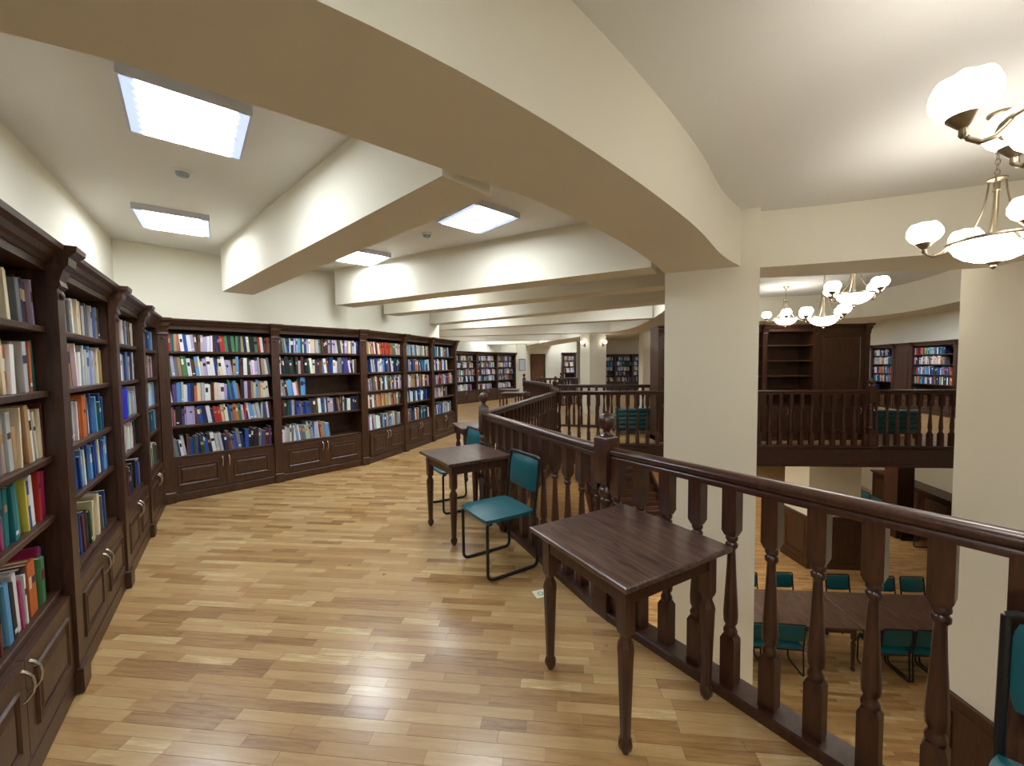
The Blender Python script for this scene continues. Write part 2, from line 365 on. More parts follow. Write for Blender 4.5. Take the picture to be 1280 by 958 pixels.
o = struct(MB().box(10.62, 11.08, 10.9, 11.3, LOW, -SLAB), 'column', 'rail_wood_dark', 'dark wooden post holding up the opposite gallery', 'column')
MB().box(10.55, 11.15, 10.84, 11.36, LOW, LOW+0.25, 0.02).build('post_plinth', 'rail_wood_dark', o)

# wooden edge of the gallery
n = 0
for a, b_ in ((P0, N1), (N1, N2), (N2, N3), (N3, E1)):
    d = Vector((b_[0]-a[0], b_[1]-a[1])).normalized(); n_ = Vector((d.y, -d.x))   # to the void side
    n += 1; t = 0.03
    poly = [a, b_, (b_[0]+n_.x*t, b_[1]+n_.y*t), (a[0]+n_.x*t, a[1]+n_.y*t)]
    o = struct(MB().prism(poly, -SLAB-0.02, 0.0), 'trim_%d' % n, 'rail_wood_dark', 'brown fascia board on the gallery edge, %s' % ('below the near balustrade', 'beside the two tables', 'beyond the corner newel', 'of the opposite gallery')[n-1], 'trim')
    for z0, z1, tt in ((-0.03, 0.0, 0.05), (-SLAB-0.02, -SLAB+0.03, 0.045)):
        MB().prism([a, b_, (b_[0]+n_.x*tt, b_[1]+n_.y*tt), (a[0]+n_.x*tt, a[1]+n_.y*tt)], z0, z1).build('fascia_bead', 'rail_wood_dark', o)

# ------------------------------------------------------------------ balustrades
def sq(r, z): return [(-r, -r, z), (r, -r, z), (r, r, z), (-r, r, z)]
def turned(mb, prof, seg):
    mb.lathe(prof, seg); return mb
def baluster_mesh(seg, name):
    mb = MB(); w = 0.033
    mb.loft([sq(w, 0.05), sq(w, 0.27), sq(w*0.72, 0.29)])
    mb.loft([sq(w*0.7, 0.775), sq(w, 0.80), sq(w, 1.02)])
    mb.lathe([(0.02, 0.285), (0.03, 0.295), (0.031, 0.31), (0.024, 0.325), (0.021, 0.335), (0.03, 0.35), (0.032, 0.39), (0.029, 0.45), (0.022, 0.58), (0.0175, 0.69), (0.017, 0.71), (0.026, 0.72), (0.027, 0.735), (0.019, 0.745), (0.026, 0.755), (0.027, 0.768), (0.018, 0.785)], seg)
    return mb.mesh(name, 50)
BAL_NEAR = baluster_mesh(14, 'baluster'); BAL_NEAR.materials.append(MATS['rail_wood'])
BAL_FAR = baluster_mesh(8, 'baluster_far'); BAL_FAR.materials.append(MATS['rail_wood_dark'])
def newel_meshes():
    w = 0.056; mb = MB()
    mb.loft([sq(w+0.008, 0.0), sq(w+0.008, 0.1), sq(w, 0.115), sq(w, 0.34), sq(w*0.75, 0.36)])
    mb.loft([sq(w*0.75, 0.84), sq(w, 0.87), sq(w, 1.13), sq(w*0.8, 1.145)])
    mb.lathe([(0.035, 0.35), (0.05, 0.37), (0.052, 0.385), (0.038, 0.4), (0.034, 0.41), (0.046, 0.44), (0.05, 0.49), (0.046, 0.56), (0.036, 0.66), (0.034, 0.71), (0.048, 0.725), (0.048, 0.745), (0.04, 0.755), (0.052, 0.775), (0.053, 0.8), (0.044, 0.815), (0.036, 0.825), (0.04, 0.85)], 18)
    fin = MB().lathe([(0.042, 1.14), (0.042, 1.15), (0.03, 1.158), (0.022, 1.17), (0.024, 1.185), (0.038, 1.195), (0.049, 1.215), (0.053, 1.238), (0.049, 1.262), (0.038, 1.28), (0.022, 1.29), (0.012, 1.293), (0.012, 1.3), (0.004, 1.305)], 18)
    return mb.mesh('newel_post', 50), fin.mesh('finial', 50)
NEWEL, FINIAL = newel_meshes(); NEWEL.materials.append(MATS['rail_wood']); FINIAL.materials.append(MATS['rail_wood'])
HANDRAIL = [(-0.030, 1.0), (0.030, 1.0), (0.034, 1.02), (0.026, 1.03), (0.042, 1.042), (0.045, 1.058), (0.036, 1.073), (0.015, 1.08), (-0.015, 1.08), (-0.036, 1.073), (-0.045, 1.058), (-0.042, 1.042), (-0.026, 1.03), (-0.034, 1.02)]
def rail_segment(root, a, b_, bal, spacing, mat, skip0=0.06, skip1=0.06, inset=0.055):
    a, b_ = Vector(a), Vector(b_); d = (b_-a); L_ = d.length; d.normalize(); n_ = Vector((-d.y, d.x))
    p, q = a+d*skip0, b_-d*skip1
    for nm, prof in (('handrail', HANDRAIL), ('base_rail', [(-0.07, 0.0), (0.07, 0.0), (0.07, 0.04), (0.062, 0.05), (-0.062, 0.05), (-0.07, 0.04)])):
        MB().loft([[(c.x+n_.x*s, c.y+n_.y*s, z) for s, z in prof] for c in (p, q)]).build(nm, mat, root, 50 if nm == 'handrail' else 25)
    k = max(1, int(round(L_/spacing))); ang = math.atan2(d.y, d.x)
    for i in range(k):
        c = a+d*(L_*(i+0.5)/k)
        o = bpy.data.objects.new('baluster', bal); COL.objects.link(o); o.parent = root; o.location = (c.x, c.y, 0); o.rotation_euler = (0, 0, ang)
def newel(root, p, ang):
    o = bpy.data.objects.new('newel_post', NEWEL); COL.objects.link(o); o.parent = root; o.location = (p[0], p[1], 0); o.rotation_euler = (0, 0, ang)
    f = bpy.data.objects.new('finial', FINIAL); COL.objects.link(f); f.parent = o
def off(a, b_, k):   # shift a segment inwards onto the floor
    d = Vector((b_[0]-a[0], b_[1]-a[1])).normalized(); n_ = Vector((-d.y, d.x))*k
    return (a[0]+n_.x, a[1]+n_.y), (b_[0]+n_.x, b_[1]+n_.y)
def meet(a, b_, c, d):
    p, r, q, s_ = Vector(a), Vector(b_)-Vector(a), Vector(c), Vector(d)-Vector(c)
    t = (q-p).cross(s_)/r.cross(s_) if isinstance((q-p).cross(s_), float) else 0
    return tuple(p+r*t)
K = 0.075
s1, s2, s3, s4 = off(P0, N1, K), off(N1, N2, K), off(N2, N3, K), off(N3, E1, K)
R1, R2, R3 = meet(*s1, *s2), meet(*s2, *s3), meet(*s3, *s4)
rl = thing('balustrade', 'dark wooden balustrade with turned balusters and ball newels beside the small tables', 'balustrade')
rail_segment(rl, s1[0], R1, BAL_NEAR, 0.172, 'rail_wood')
rail_segment(rl, R1, R2, BAL_NEAR, 0.172, 'rail_wood')
rail_segment(rl, R2, R3, BAL_NEAR, 0.172, 'rail_wood')
newel(rl, R1, math.radians(120)); newel(rl, R2, math.radians(95)); newel(rl, R3, math.radians(40))
rl = thing('balustrade', 'dark wooden balustrade of the opposite gallery, in front of the tall cabinet', 'balustrade')
d4 = Vector((s4[1][0]-s4[0][0], s4[1][1]-s4[0][1])).normalized(); R4 = Vector(R3)+d4*5.78
rail_segment(rl, R3, tuple(R4), BAL_FAR, 0.185, 'rail_wood_dark'); rail_segment(rl, tuple(R4), s4[1], BAL_FAR, 0.185, 'rail_wood_dark', 0.06, 0.0)
newel(rl, tuple(R4), math.radians(-5))
rl = thing('balustrade', 'dark wooden balustrade around the stairwell beyond the teal bench', 'balustrade')
Q = [(0.42, 13.8), (1.13, 10.35), (3.9, 9.8)]
rail_segment(rl, Q[0], Q[1], BAL_FAR, 0.185, 'rail_wood_dark'); rail_segment(rl, Q[1], Q[2], BAL_FAR, 0.185, 'rail_wood_dark', 0.06, 0.0)
newel(rl, Q[0], 0); newel(rl, Q[1], 0.4)
rl = thing('balustrade', 'short dark balustrade farthest away near the brown door', 'balustrade')
rail_segment(rl, (0.9, 15.6), (1.9, 15.4), BAL_FAR, 0.185, 'rail_wood_dark'); rail_segment(rl, (1.9, 15.4), (2.7, 16.2), BAL_FAR, 0.185, 'rail_wood_dark')
newel(rl, (1.9, 15.4), 0)

# ------------------------------------------------------------------ bookcases and books
BOOKS = []           # (unit matrix, x, y, z, thickness, depth, height, lean, colour, label bits)
HANDLE = MB().tube([(0, 0, -0.06), (0, -0.012, -0.052), (0, -0.028, -0.03), (0, -0.032, 0), (0, -0.028, 0.03), (0, -0.012, 0.052), (0, 0, 0.06)], [0.007, 0.006, 0.005, 0.005, 0.005, 0.006, 0.007], 6).mesh('handle', 60)
HANDLE.materials.append(MATS['pewter'])
def door_part(root, x0, x1, z0, z1, hx, hz, t=0.02):
    W = 'bookcase_wood'
    d = MB().box(x0, x1, -t, 0.0, z0, z1).build('door', W, root)
    s = 0.075 if x1-x0 > 0.35 else 0.055
    a0, a1, c0, c1 = x0+s, x1-s, z0+s, z1-s
    mo = MB()
    for k, (e0, e1) in enumerate(((0.0, 0.012), (0.012, 0.026))):
        pass
    r = lambda i, y: [(a0+i, y, c0+i), (a1-i, y, c0+i), (a1-i, y, c1-i), (a0+i, y, c1-i)]
    mo.loft([r(0, -t), r(0.004, -t-0.010), r(0.012, -t-0.010), r(0.022, -t-0.001)], cap=False)
    mo.build('panel_moulding', W, d)
    p = MB(); p.loft([r(0.03, -t), r(0.05, -t-0.008)]); p.build('door_panel', W, d)
    if hx is not None:
        link(HANDLE, 'handle', None, d, (hx, -t, hz))
    return d
def bookcase(name, label, start, ang, w, H=2.18, shelves=(0.54, 0.91, 1.19, 1.50, 1.80), opening=2.06, doors=True, left_pilaster=False, depth=0.38, closed=False, right_pilaster=True, group=None, simple=False, cat='bookcase', base=0.54):
    W = 'bookcase_wood'
    root = thing(name, label, cat, (start[0], start[1], 0), ang, group)
    e = 0.002
    MB().box(e, 0.032, 0, depth, 0, opening).build('side_panel', W, root); MB().box(w-0.032, w-e, 0, depth, 0, opening).build('side_panel', W, root)
    MB().box(0.032, w-0.032, depth-0.02, depth, 0.1, opening).build('back_panel', W, root)
    MB().box(e, w-e, -0.018, depth, 0, 0.1, 0.006).build('plinth', W, root)
    MB().box(e, w-e, -0.005, depth, opening, H-0.075).build('frieze', W, root)
    MB().loft([[(e, -0.012, H-0.085), (e, depth, H-0.085), (w-e, depth, H-0.085), (w-e, -0.012, H-0.085)]]+[[(e, y, z), (e, depth, z), (w-e, depth, z), (w-e, y, z)] for y, z in ((-0.02, H-0.07), (-0.035, H-0.06), (-0.045, H-0.035), (-0.07, H-0.022), (-0.075, H))]).build('cornice', W, root)
    if closed:
        hw = (w-0.09)
        door_part(root, 0.05, w-0.05, base+0.06, opening-0.03, None, 0)
        door_part(root, 0.05, w-0.05, 0.12, base-0.03, w-0.1, base-0.12)
        MB().box(0.032, w-0.032, 0.0, 0.02, 0.1, opening).build('face_frame', W, root)
    else:
        for z in shelves:
            MB().box(0.032, w-0.032, 0.012, depth-0.02, z-0.03, z, 0.004).build('shelf', W, root)
        if doors:
            m_ = w/2
            door_part(root, 0.05, m_-0.002, 0.115, base-0.035, m_-0.035, base-0.12); door_part(root, m_+0.002, w-0.05, 0.115, base-0.035, m_+0.035, base-0.12)
            MB().box(0.032, w-0.032, 0.0, 0.02, 0.1, base-0.0305).build('face_frame', W, root)
    for x in ([0.05] if left_pilaster else [])+([w] if right_pilaster else []):
        hw = 0.047
        pl = MB().box(x-hw, x+hw, -0.035, -0.0005, 0.1, H-0.12).build('pilaster', W, root)
        MB().loft([[(x-hw-g, y, z), (x+hw+g, y, z), (x+hw+g, -0.0005, z), (x-hw-g, -0.0005, z)] for g, y, z in ((0, -0.037, H-0.2), (0.004, -0.05, H-0.185), (0.002, -0.045, H-0.16), (0.006, -0.06, H-0.11), (0.012, -0.078, H-0.085), (0.012, -0.082, H-0.05), (0.03, -0.112, H-0.022), (0.032, -0.115, H+0.002))]).build('capital', W, pl)
        MB().box(x-hw-0.008, x+hw+0.008, -0.05, -0.0005, 0, 0.13, 0.008).build('pilaster_base', W, pl)
        MB().lathe([(0.0, -0.0), (0.016, 0.0), (0.02, 0.006), (0.014, 0.012), (0.0, 0.014)], 10).build('rosette', W, pl).matrix_local = Matrix.Translation((x, -0.035, H-0.23)) @ Matrix.Rotation(math.radians(90), 4, 'X')
    return root
POOLS = {
 'mix': ['white', 'white', 'cream', 'white', 'cream', 'lilac', 'sky blue', 'pale grey', 'grey', 'black', 'navy', 'navy', 'royal blue', 'royal blue', 'sky blue', 'teal', 'dark green', 'green', 'maroon', 'red', 'orange', 'brown', 'tan', 'purple', 'lilac', 'white', 'pale grey'],
 'old': ['cream', 'white', 'pale grey', 'pale grey', 'grey', 'brown', 'maroon', 'navy', 'black', 'tan', 'white', 'royal blue', 'dark green', 'cream', 'lilac', 'grey'],
 'pale': ['white', 'pale grey', 'white', 'lilac', 'cream', 'sky blue', 'grey', 'maroon', 'tan'],
 'blue': ['royal blue', 'sky blue', 'navy', 'teal', 'white', 'white', 'dark green', 'orange', 'pale grey', 'royal blue'],
 'dark': ['navy', 'black', 'maroon', 'brown', 'dark green', 'grey', 'royal blue', 'white', 'pale grey', 'purple'],
 'red': ['red', 'red', 'maroon', 'orange', 'white', 'cream', 'red', 'tan', 'green'],
 'gay': ['yellow', 'magenta', 'teal', 'orange', 'red', 'sky blue', 'green', 'black', 'maroon', 'cream', 'white', 'royal blue'],
 'warm': ['cream', 'tan', 'orange', 'maroon', 'white', 'yellow', 'pale grey', 'brown', 'teal']}
ORD = ['lowest', 'second lowest', 'middle', 'second highest', 'top']
def fill(root, w, shelf_z, tops, pools, spans, where, rnd, thick=(0.014, 0.042), extra=None):
    mw = Matrix.Translation(root.location) @ Matrix.Rotation(root.rotation_euler.z, 4, 'Z')
    for si, z in enumerate(shelf_z):
        gap = tops[si]-z-0.03
        pool = POOLS[pools[si]]
        for (f0, f1) in spans[si]:
            x = 0.034+f0*(w-0.068); xe = 0.034+f1*(w-0.068)
            lean_run = 0; lean = 0.0; base_h = None; colour = None; rep = 0
            while x < xe-0.012:
                t = rnd.uniform(*thick)
                if x+t > xe-0.002: break
                if rep <= 0:
                    colour = rnd.choice(pool); rep = rnd.choice((1, 1, 1, 1, 1, 2)); base_h = rnd.uniform(0.185, 0.255)
                rep -= 1
                h = min(base_h+rnd.uniform(-0.012, 0.012), gap-0.025)
                if lean_run <= 0 and rnd.random() < 0.16: lean_run = rnd.randint(3, 9); lean = rnd.uniform(-0.14, -0.04)
                if lean_run > 0: lean_run -= 1
                else: lean = 0.0
                ln = lean
                if ln < 0 and x+t+h*math.sin(-ln)*0 > xe: ln = 0
                dep = h*rnd.uniform(0.62, 0.74)
                y = 0.03+rnd.uniform(0, 0.025)
                xx = x+(h*math.sin(-ln) if False else 0)
                if ln < 0 and x-h*math.sin(-ln) < 0.034: ln = 0
                BOOKS.append((mw, x, y, z, t, dep, h, ln, colour, ORD[min(si, 4)], where))
                x += t*(1/math.cos(ln))+0.0006
TOPS = (0.91, 1.19, 1.50, 1.80, 2.06)
SH = (0.54, 0.91, 1.19, 1.50, 1.80)
full = [(0.0, 1.0)]
rb = random.Random(21)
def run(pts): return [(pts[i], math.atan2(pts[i+1][1]-pts[i][1], pts[i+1][0]-pts[i][0]), math.dist(pts[i], pts[i+1])) for i in range(len(pts)-1)]
dA = Vector((-0.573, 0.8196)); cA = Vector((-4.09, 4.63))
ptsA = [tuple(cA-dA*s) for s in (5.62, 4.46, 3.30, 2.16, 1.09, 0.0)]
LA = ['fifth', 'fourth', 'third', 'second', 'first']
poolsA = [['old']*5, ['gay', 'gay', 'pale', 'warm', 'old'], ['old', 'blue', 'blue', 'pale', 'old'], ['dark', 'old', 'pale', 'old', 'old'], ['warm', 'blue', 'pale', 'old', 'blue']]
spansA = [[full]*5, [[(0, .97)], full, full, full, full], [[(0.0, .93)], full, full, full, full], [full, full, [(0, .97)], full, full], [full]*5]
for i, (st, an, w) in enumerate(run(ptsA)):
    r = bookcase('bookcase', 'dark wooden bookcase opposite the near balustrade, %s from the wall corner' % LA[i], st, an, w, group=None, left_pilaster=(i == 0), right_pilaster=(i < 4))
    fill(r, w, SH, TOPS, poolsA[i], spansA[i], '%s bookcase from the corner opposite the balustrade' % LA[i], rb)
    if i == 3:
        mw = Matrix.Translation(r.location) @ Matrix.Rotation(an, 4, 'Z')
        BOOKS[:] = [b_ for b_ in BOOKS if not (b_[0] == mw and b_[3] == 1.19 and 0.24 < b_[1] < 0.60)]
        BOOKS.append((mw, 0.29, 0.02, 1.19, 0.28, 0.05, 0.25, 0, 'bright blue', 'middle', 'second bookcase from the corner opposite the balustrade'))
ptsB = [(-4.09, 4.63), (-3.25, 5.50), (-2.40, 6.43)]
poolsB = [['dark', 'mix', 'mix', 'mix', 'mix'], ['pale', 'dark', 'pale', 'dark', 'mix']]
spansB = [[full]*5, [[(0.0, .6)], full, [(0, .33)], [(0, .97)], full]]
LB = ['dark wooden bookcase right at the wall corner, every shelf packed with books', 'dark wooden bookcase with a mostly empty middle shelf and bare space below']
WB = ['packed bookcase past the wall corner', 'bookcase with the mostly empty middle shelf']
for i, (st, an, w) in enumerate(run(ptsB)):
    r = bookcase('bookcase', LB[i], st, an, w, left_pilaster=(i == 0))
    fill(r, w, SH, TOPS, poolsB[i], spansB[i], WB[i], rb)
ptsC = [(-2.36, 6.47), (-2.0, 7.41), (-1.68, 8.38), (-1.35, 9.45)]
poolsC = [['pale', 'warm', 'mix', 'blue', 'red'], ['blue', 'blue', 'pale', 'blue', 'pale'], ['blue', 'pale', 'mix', 'blue', 'blue']]
spansC = [[full]*5, [[(0, .97)], [(0, .9)], full, full, full], [[(0, .9)], [(0, .75)], full, [(0, .75)], [(0, .85)]]]
LC = ['dark wooden bookcase with red books along its top shelf', 'dark wooden bookcase between the red-topped one and the end one', 'dark wooden bookcase at the free end of its run']
WC = ['bookcase topped with red books', 'bookcase next to the red-topped one', 'end bookcase of the run']
for i, (st, an, w) in enumerate(run(ptsC)):
    r = bookcase('bookcase', LC[i], st, an, w, depth=0.33)
    fill(r, w, SH, TOPS, poolsC[i], spansC[i], WC[i], rb)
FAR = 'distant bookcase'
ptsD = [(-2.35, 16.15), (-1.52, 17.29), (-0.68, 18.45), (0.15, 19.58)]
for i, (st, an, w) in enumerate(run(ptsD)):
    r = bookcase('bookcase', ('far bookcase next to the end bookcase of the nearer run', 'far bookcase in the middle of its row of three', 'far bookcase beside the framed notice')[i], st, an, w, left_pilaster=(i == 0), group='three far bookcases', depth=0.34)
    fill(r, w, SH, TOPS, ['pale', 'blue', 'mix', 'mix', 'old'], [[(0, .8)], [(0, .95)], [(0, .97)], [(0, .9)], [(0, .9)]], FAR, rb, (0.03, 0.06))
r = bookcase('bookcase', 'narrow dark bookcase beyond the brown door', (2.5, 19.95), 0, 0.66, left_pilaster=True)
fill(r, 0.66, SH, TOPS, ['mix', 'pale', 'pale', 'mix', 'pale'], [full, [(0, .3)], full, full, full], FAR, rb, (0.03, 0.06))
for i in range(3):
    r = bookcase('bookcase', 'farthest bookcase in the dim passage, %s' % ('nearest to the slim pale column', 'in the middle of its three', 'nearest to the tall cabinet')[i], (5.2+i*1.05, 24.2), 0, 1.05, left_pilaster=(i == 0), group='bookcases in the dim passage')
    fill(r, 1.05, SH, TOPS, ['dark', 'blue', 'pale', 'blue', 'mix'], [full, [(0, .6)], [(0.1, .9)], [(0.05, 1)], [(0.1, .97)]], FAR, rb, (0.03, 0.06))
dR = Vector((-0.227, -0.974)); sR = Vector((13.09, 14.58)); anR = math.atan2(dR.y, dR.x)
rs = [0.0, 1.17, 1.99, 3.62, 5.1]
for i in range(4):
    st = sR+dR*rs[i]; w = rs[i+1]-rs[i]
    r = bookcase('bookcase', ('bookcase behind the right end of the tall cabinet', 'closed dark cupboard between two bookcases past the opposite gallery', 'wide bookcase full of blue books past the opposite gallery', 'bookcase half hidden by the column past the opposite gallery')[i], tuple(st), anR, w, left_pilaster=(i == 0), closed=(i == 1), cat='bookcase' if i != 1 else 'cupboard')
    if i != 1: fill(r, w, SH, TOPS, ['dark', 'blue', 'blue', 'pale', 'mix'], [[(0, .1)], [(0, .93)], [(0, .9)], [(0, .75)], [(0, .75)]], FAR, rb, (0.025, 0.05))
# tall cabinet of the opposite gallery
kx = [2.95, 4.0, 5.11, 6.14, 7.18]
for i in range(4):
    bookcase('tall_cabinet', ('dark tall cabinet at the left end, beside the teal bench', 'empty open cabinet half hidden by the square column', 'empty open cabinet with bare shelves over two doors', 'tall cabinet with one large closed panelled door')[i], (kx[i], 8.12), 0, kx[i+1]-kx[i], H=2.36, shelves=(0.72, 1.03, 1.33, 1.64, 1.95), opening=2.22, closed=(i == 3), left_pilaster=(i == 0), base=0.72, depth=0.42, cat='cabinet')

# books: the 300 that show largest stand as single things, the others together
def book_area(b_):
    mw, x, y, z, t, dep, h, ln, colour, sh, where = b_
    if where == FAR: return 0
    p = [project(mw @ Vector(q)) for q in ((x, y, z), (x+t, y, z), (x+t, y, z+h), (x, y, z+h))]
    if any(q is None for q in p): return 0
    cx = sum(q[0] for q in p)/4; cy = sum(q[1] for q in p)/4
    if not (0 < cx < 1280 and 0 < cy < 958): return 0
    return abs(sum(p[i][0]*p[(i+1) % 4][1]-p[(i+1) % 4][0]*p[i][1] for i in range(4))/2)
order = sorted(range(len(BOOKS)), key=lambda i: -book_area(BOOKS[i])); single = set(order[:300])
# unit book: spine at y=0, boards along y; x thickness, z height
cv = MB(); c = 0.09
cv.loft([[(-0.5+c*0.5, 0.0, z), (0.5-c*0.5, 0.0, z), (0.5, 0.03, z), (0.5, 1, z), (0.5-c, 1, z), (0.5-c, 0.06, z), (-0.5+c, 0.06, z), (-0.5+c, 1, z), (-0.5, 1, z), (-0.5, 0.03, z)] for z in (0, 1)])
COVER = cv.mesh('book'); PAGES = MB().box(-0.5+c, 0.5-c, 0.06, 0.97, 0.015, 0.982).mesh('page_block'); PAGES.materials.append(MATS['page_paper'])
LABEL = MB().box(-0.36, 0.36, -0.006, 0.002, 0.62, 0.80).mesh('spine_label'); LABEL2 = MB().box(-0.30, 0.30, -0.006, 0.002, 0.10, 0.17).mesh('call_number')
COVER.materials.append(None); LABEL.materials.append(None); LABEL2.materials.append(MATS['book white'])
restb = MB(); restc = []; resti = []
rb2 = random.Random(5)
for i, (mw, x, y, z, t, dep, h, ln, colour, sh, where) in enumerate(BOOKS):
    loc = mw @ Vector((x+t/2, y, z+abs(math.sin(ln))*t/2+0.0005)); rot = mw.to_euler().z
    M = Matrix.Translation(loc) @ Matrix.Rotation(rot, 4, 'Z') @ Matrix.Rotation(ln, 4, 'Y')
    if i in single:
        size = ('tall ' if h > 0.235 else 'short ' if h < 0.2 else '')+('thick ' if t > 0.034 else 'thin ' if t < 0.02 else '')
        o = bpy.data.objects.new('book', COVER); COL.objects.link(o)
        o.material_slots[0].link = 'OBJECT'; o.material_slots[0].material = MATS['book '+colour]
        o.matrix_world = M @ Matrix.Diagonal((t, dep, h, 1))
        tag(o, '%s%s%s book, %s shelf, %s' % ('leaning ' if ln else '', size, colour, sh, where), 'book', 'books on the shelves')
        pg = bpy.data.objects.new('page_block', PAGES); COL.objects.link(pg); pg.parent = o
        q = rb2.random()
        if q < 0.45:
            lb = bpy.data.objects.new('spine_label', LABEL); COL.objects.link(lb); lb.parent = o
            lb.scale = (rb2.uniform(0.8, 1.2), 1, rb2.uniform(0.4, 1.6)); lb.location.z = 0.7*(1-lb.scale[2])-rb2.uniform(0, 0.12)
            lb.material_slots[0].link = 'OBJECT'; lb.material_slots[0].material = MATS['book '+rb2.choice(['cream', 'white', 'black', 'tan', 'maroon', 'navy'])]
        if q > 0.85:
            lb = bpy.data.objects.new('call_number', LABEL2); COL.objects.link(lb); lb.parent = o
    else:
        dz = h; n0 = len(restb.v)
        b8 = [(-t/2, 0, 0), (t/2, 0, 0), (t/2, dep, 0), (-t/2, dep, 0), (-t/2, 0, h), (t/2, 0, h), (t/2, dep, h), (-t/2, dep, h)]
        restb.add([M @ Vector(p) for p in b8], [(0, 1, 5, 4), (1, 2, 6, 5), (2, 3, 7, 6), (3, 0, 4, 7), (0, 3, 2, 1), (4, 5, 6, 7)])
        cc = [v_*rb2.uniform(0.8, 1.1) for v_ in srgb(*PALETTE[colour])[:3]]+[1]
        restc += [cc]*8; resti += [0, 0, 0, 0, 0, 1]
        if rb2.random() < 0.5:      # title panel, proud of the spine
            hw = t*0.36; z0, z1 = h*rb2.uniform(0.55, 0.66), h*rb2.uniform(0.74, 0.85)
            restb.add([M @ Vector(p) for p in ((-hw, -0.0012, z0), (hw, -0.0012, z0), (hw, -0.0012, z1), (-hw, -0.0012, z1))], [(0, 1, 2, 3)])
            restc += [list(srgb(*PALETTE[rb2.choice(['cream', 'white', 'black', 'tan', 'navy'])]))]*4; resti += [0]
me = bpy.data.meshes.new('shelved_books'); me.from_pydata(restb.v, [], restb.f); me.update()
ca_ = me.color_attributes.new('spine', 'FLOAT_COLOR', 'POINT'); ca_.data.foreach_set('color', [x for c_ in restc for x in c_])
me.materials.append(MATS['book_spines']); me.materials.append(MATS['page_paper']); me.polygons.foreach_set('material_index', resti)
o = bpy.data.objects.new('shelved_books', me); COL.objects.link(o)
tag(o, 'rows of small distant books filling the farther bookcases', 'books', None, 'stuff')

# ------------------------------------------------------------------ tables
def make_table(name, label, w, d, loc, rz, group=None, h=0.75, leg_inset=0.075, detail=True):
    r = thing(name, label, 'table', loc, rz, group)
    MB().box(-w/2, w/2, -d/2, d/2, h-0.028, h, 0.005).build('table_top', 'table_wood', r)
    for (x0, x1, y0, y1) in ((-w/2+0.08, w/2-0.08, -d/2+0.055, -d/2+0.075), (-w/2+0.08, w/2-0.08, d/2-0.075, d/2-0.055), (-w/2+0.055, -w/2+0.075, -d/2+0.08, d/2-0.08), (w/2-0.075, w/2-0.055, -d/2+0.08, d/2-0.08)):
        MB().box(x0, x1, y0, y1, h-0.115, h-0.028).build('apron', 'table_leg_wood', r)
    lg = MB(); q = 0.027
    lg.loft([sq(q*0.8, h-0.245), sq(q, h-0.225), sq(q, h-0.028)])
    lg.lathe([(0.026, h-0.24), (0.023, h-0.25), (0.022, h-0.26), (0.033, h-0.285), (0.036, h-0.30), (0.034, h-0.33), (0.022, 0.075), (0.02, 0.07), (0.029, 0.055), (0.031, 0.04), (0.026, 0.02), (0.014, 0.006), (0.012, 0.0)], 8, ph=math.pi/8)
    lm = lg.mesh('leg', 28); lm.materials.append(MATS['table_leg_wood'])
    for sx in (-1, 1):
        for sy in (-1, 1):
            link(lm, 'leg', None, r, (sx*(w/2-leg_inset), sy*(d/2-leg_inset), 0))
    return r
make_table('reading_table', 'small square dark table standing clear of any chair by the balustrade', 0.68, 0.68, (0.55, 1.938, 0), math.radians(29.8), None)
make_table('reading_table', 'small square dark table with teal chairs on both sides', 0.66, 0.68, (-0.465, 3.855, 0), math.radians(34), None)
make_table('reading_table', 'small dark table past the ball-topped corner newel', 0.62, 0.62, (-0.50, 5.72, 0), math.radians(20), None)
make_table('reading_table', 'small dark table far off before the far bookcases', 0.7, 0.7, (0.05, 12.4, 0), math.radians(-10), None)
make_table('reading_table', 'small dark table near the stairwell balustrade far off', 0.7, 0.7, (-0.1, 14.0, 0), math.radians(-10), None)
make_table('long_table', 'long dark table in the lower hall, behind the square column', 2.1, 1.05, (4.43, 6.635, LOW), math.radians(-5), None, leg_inset=0.09)
make_table('long_table', 'long dark table in the lower hall, beside the column with a dado', 2.1, 1.05, (6.53, 6.451, LOW), math.radians(-5), None, leg_inset=0.09)

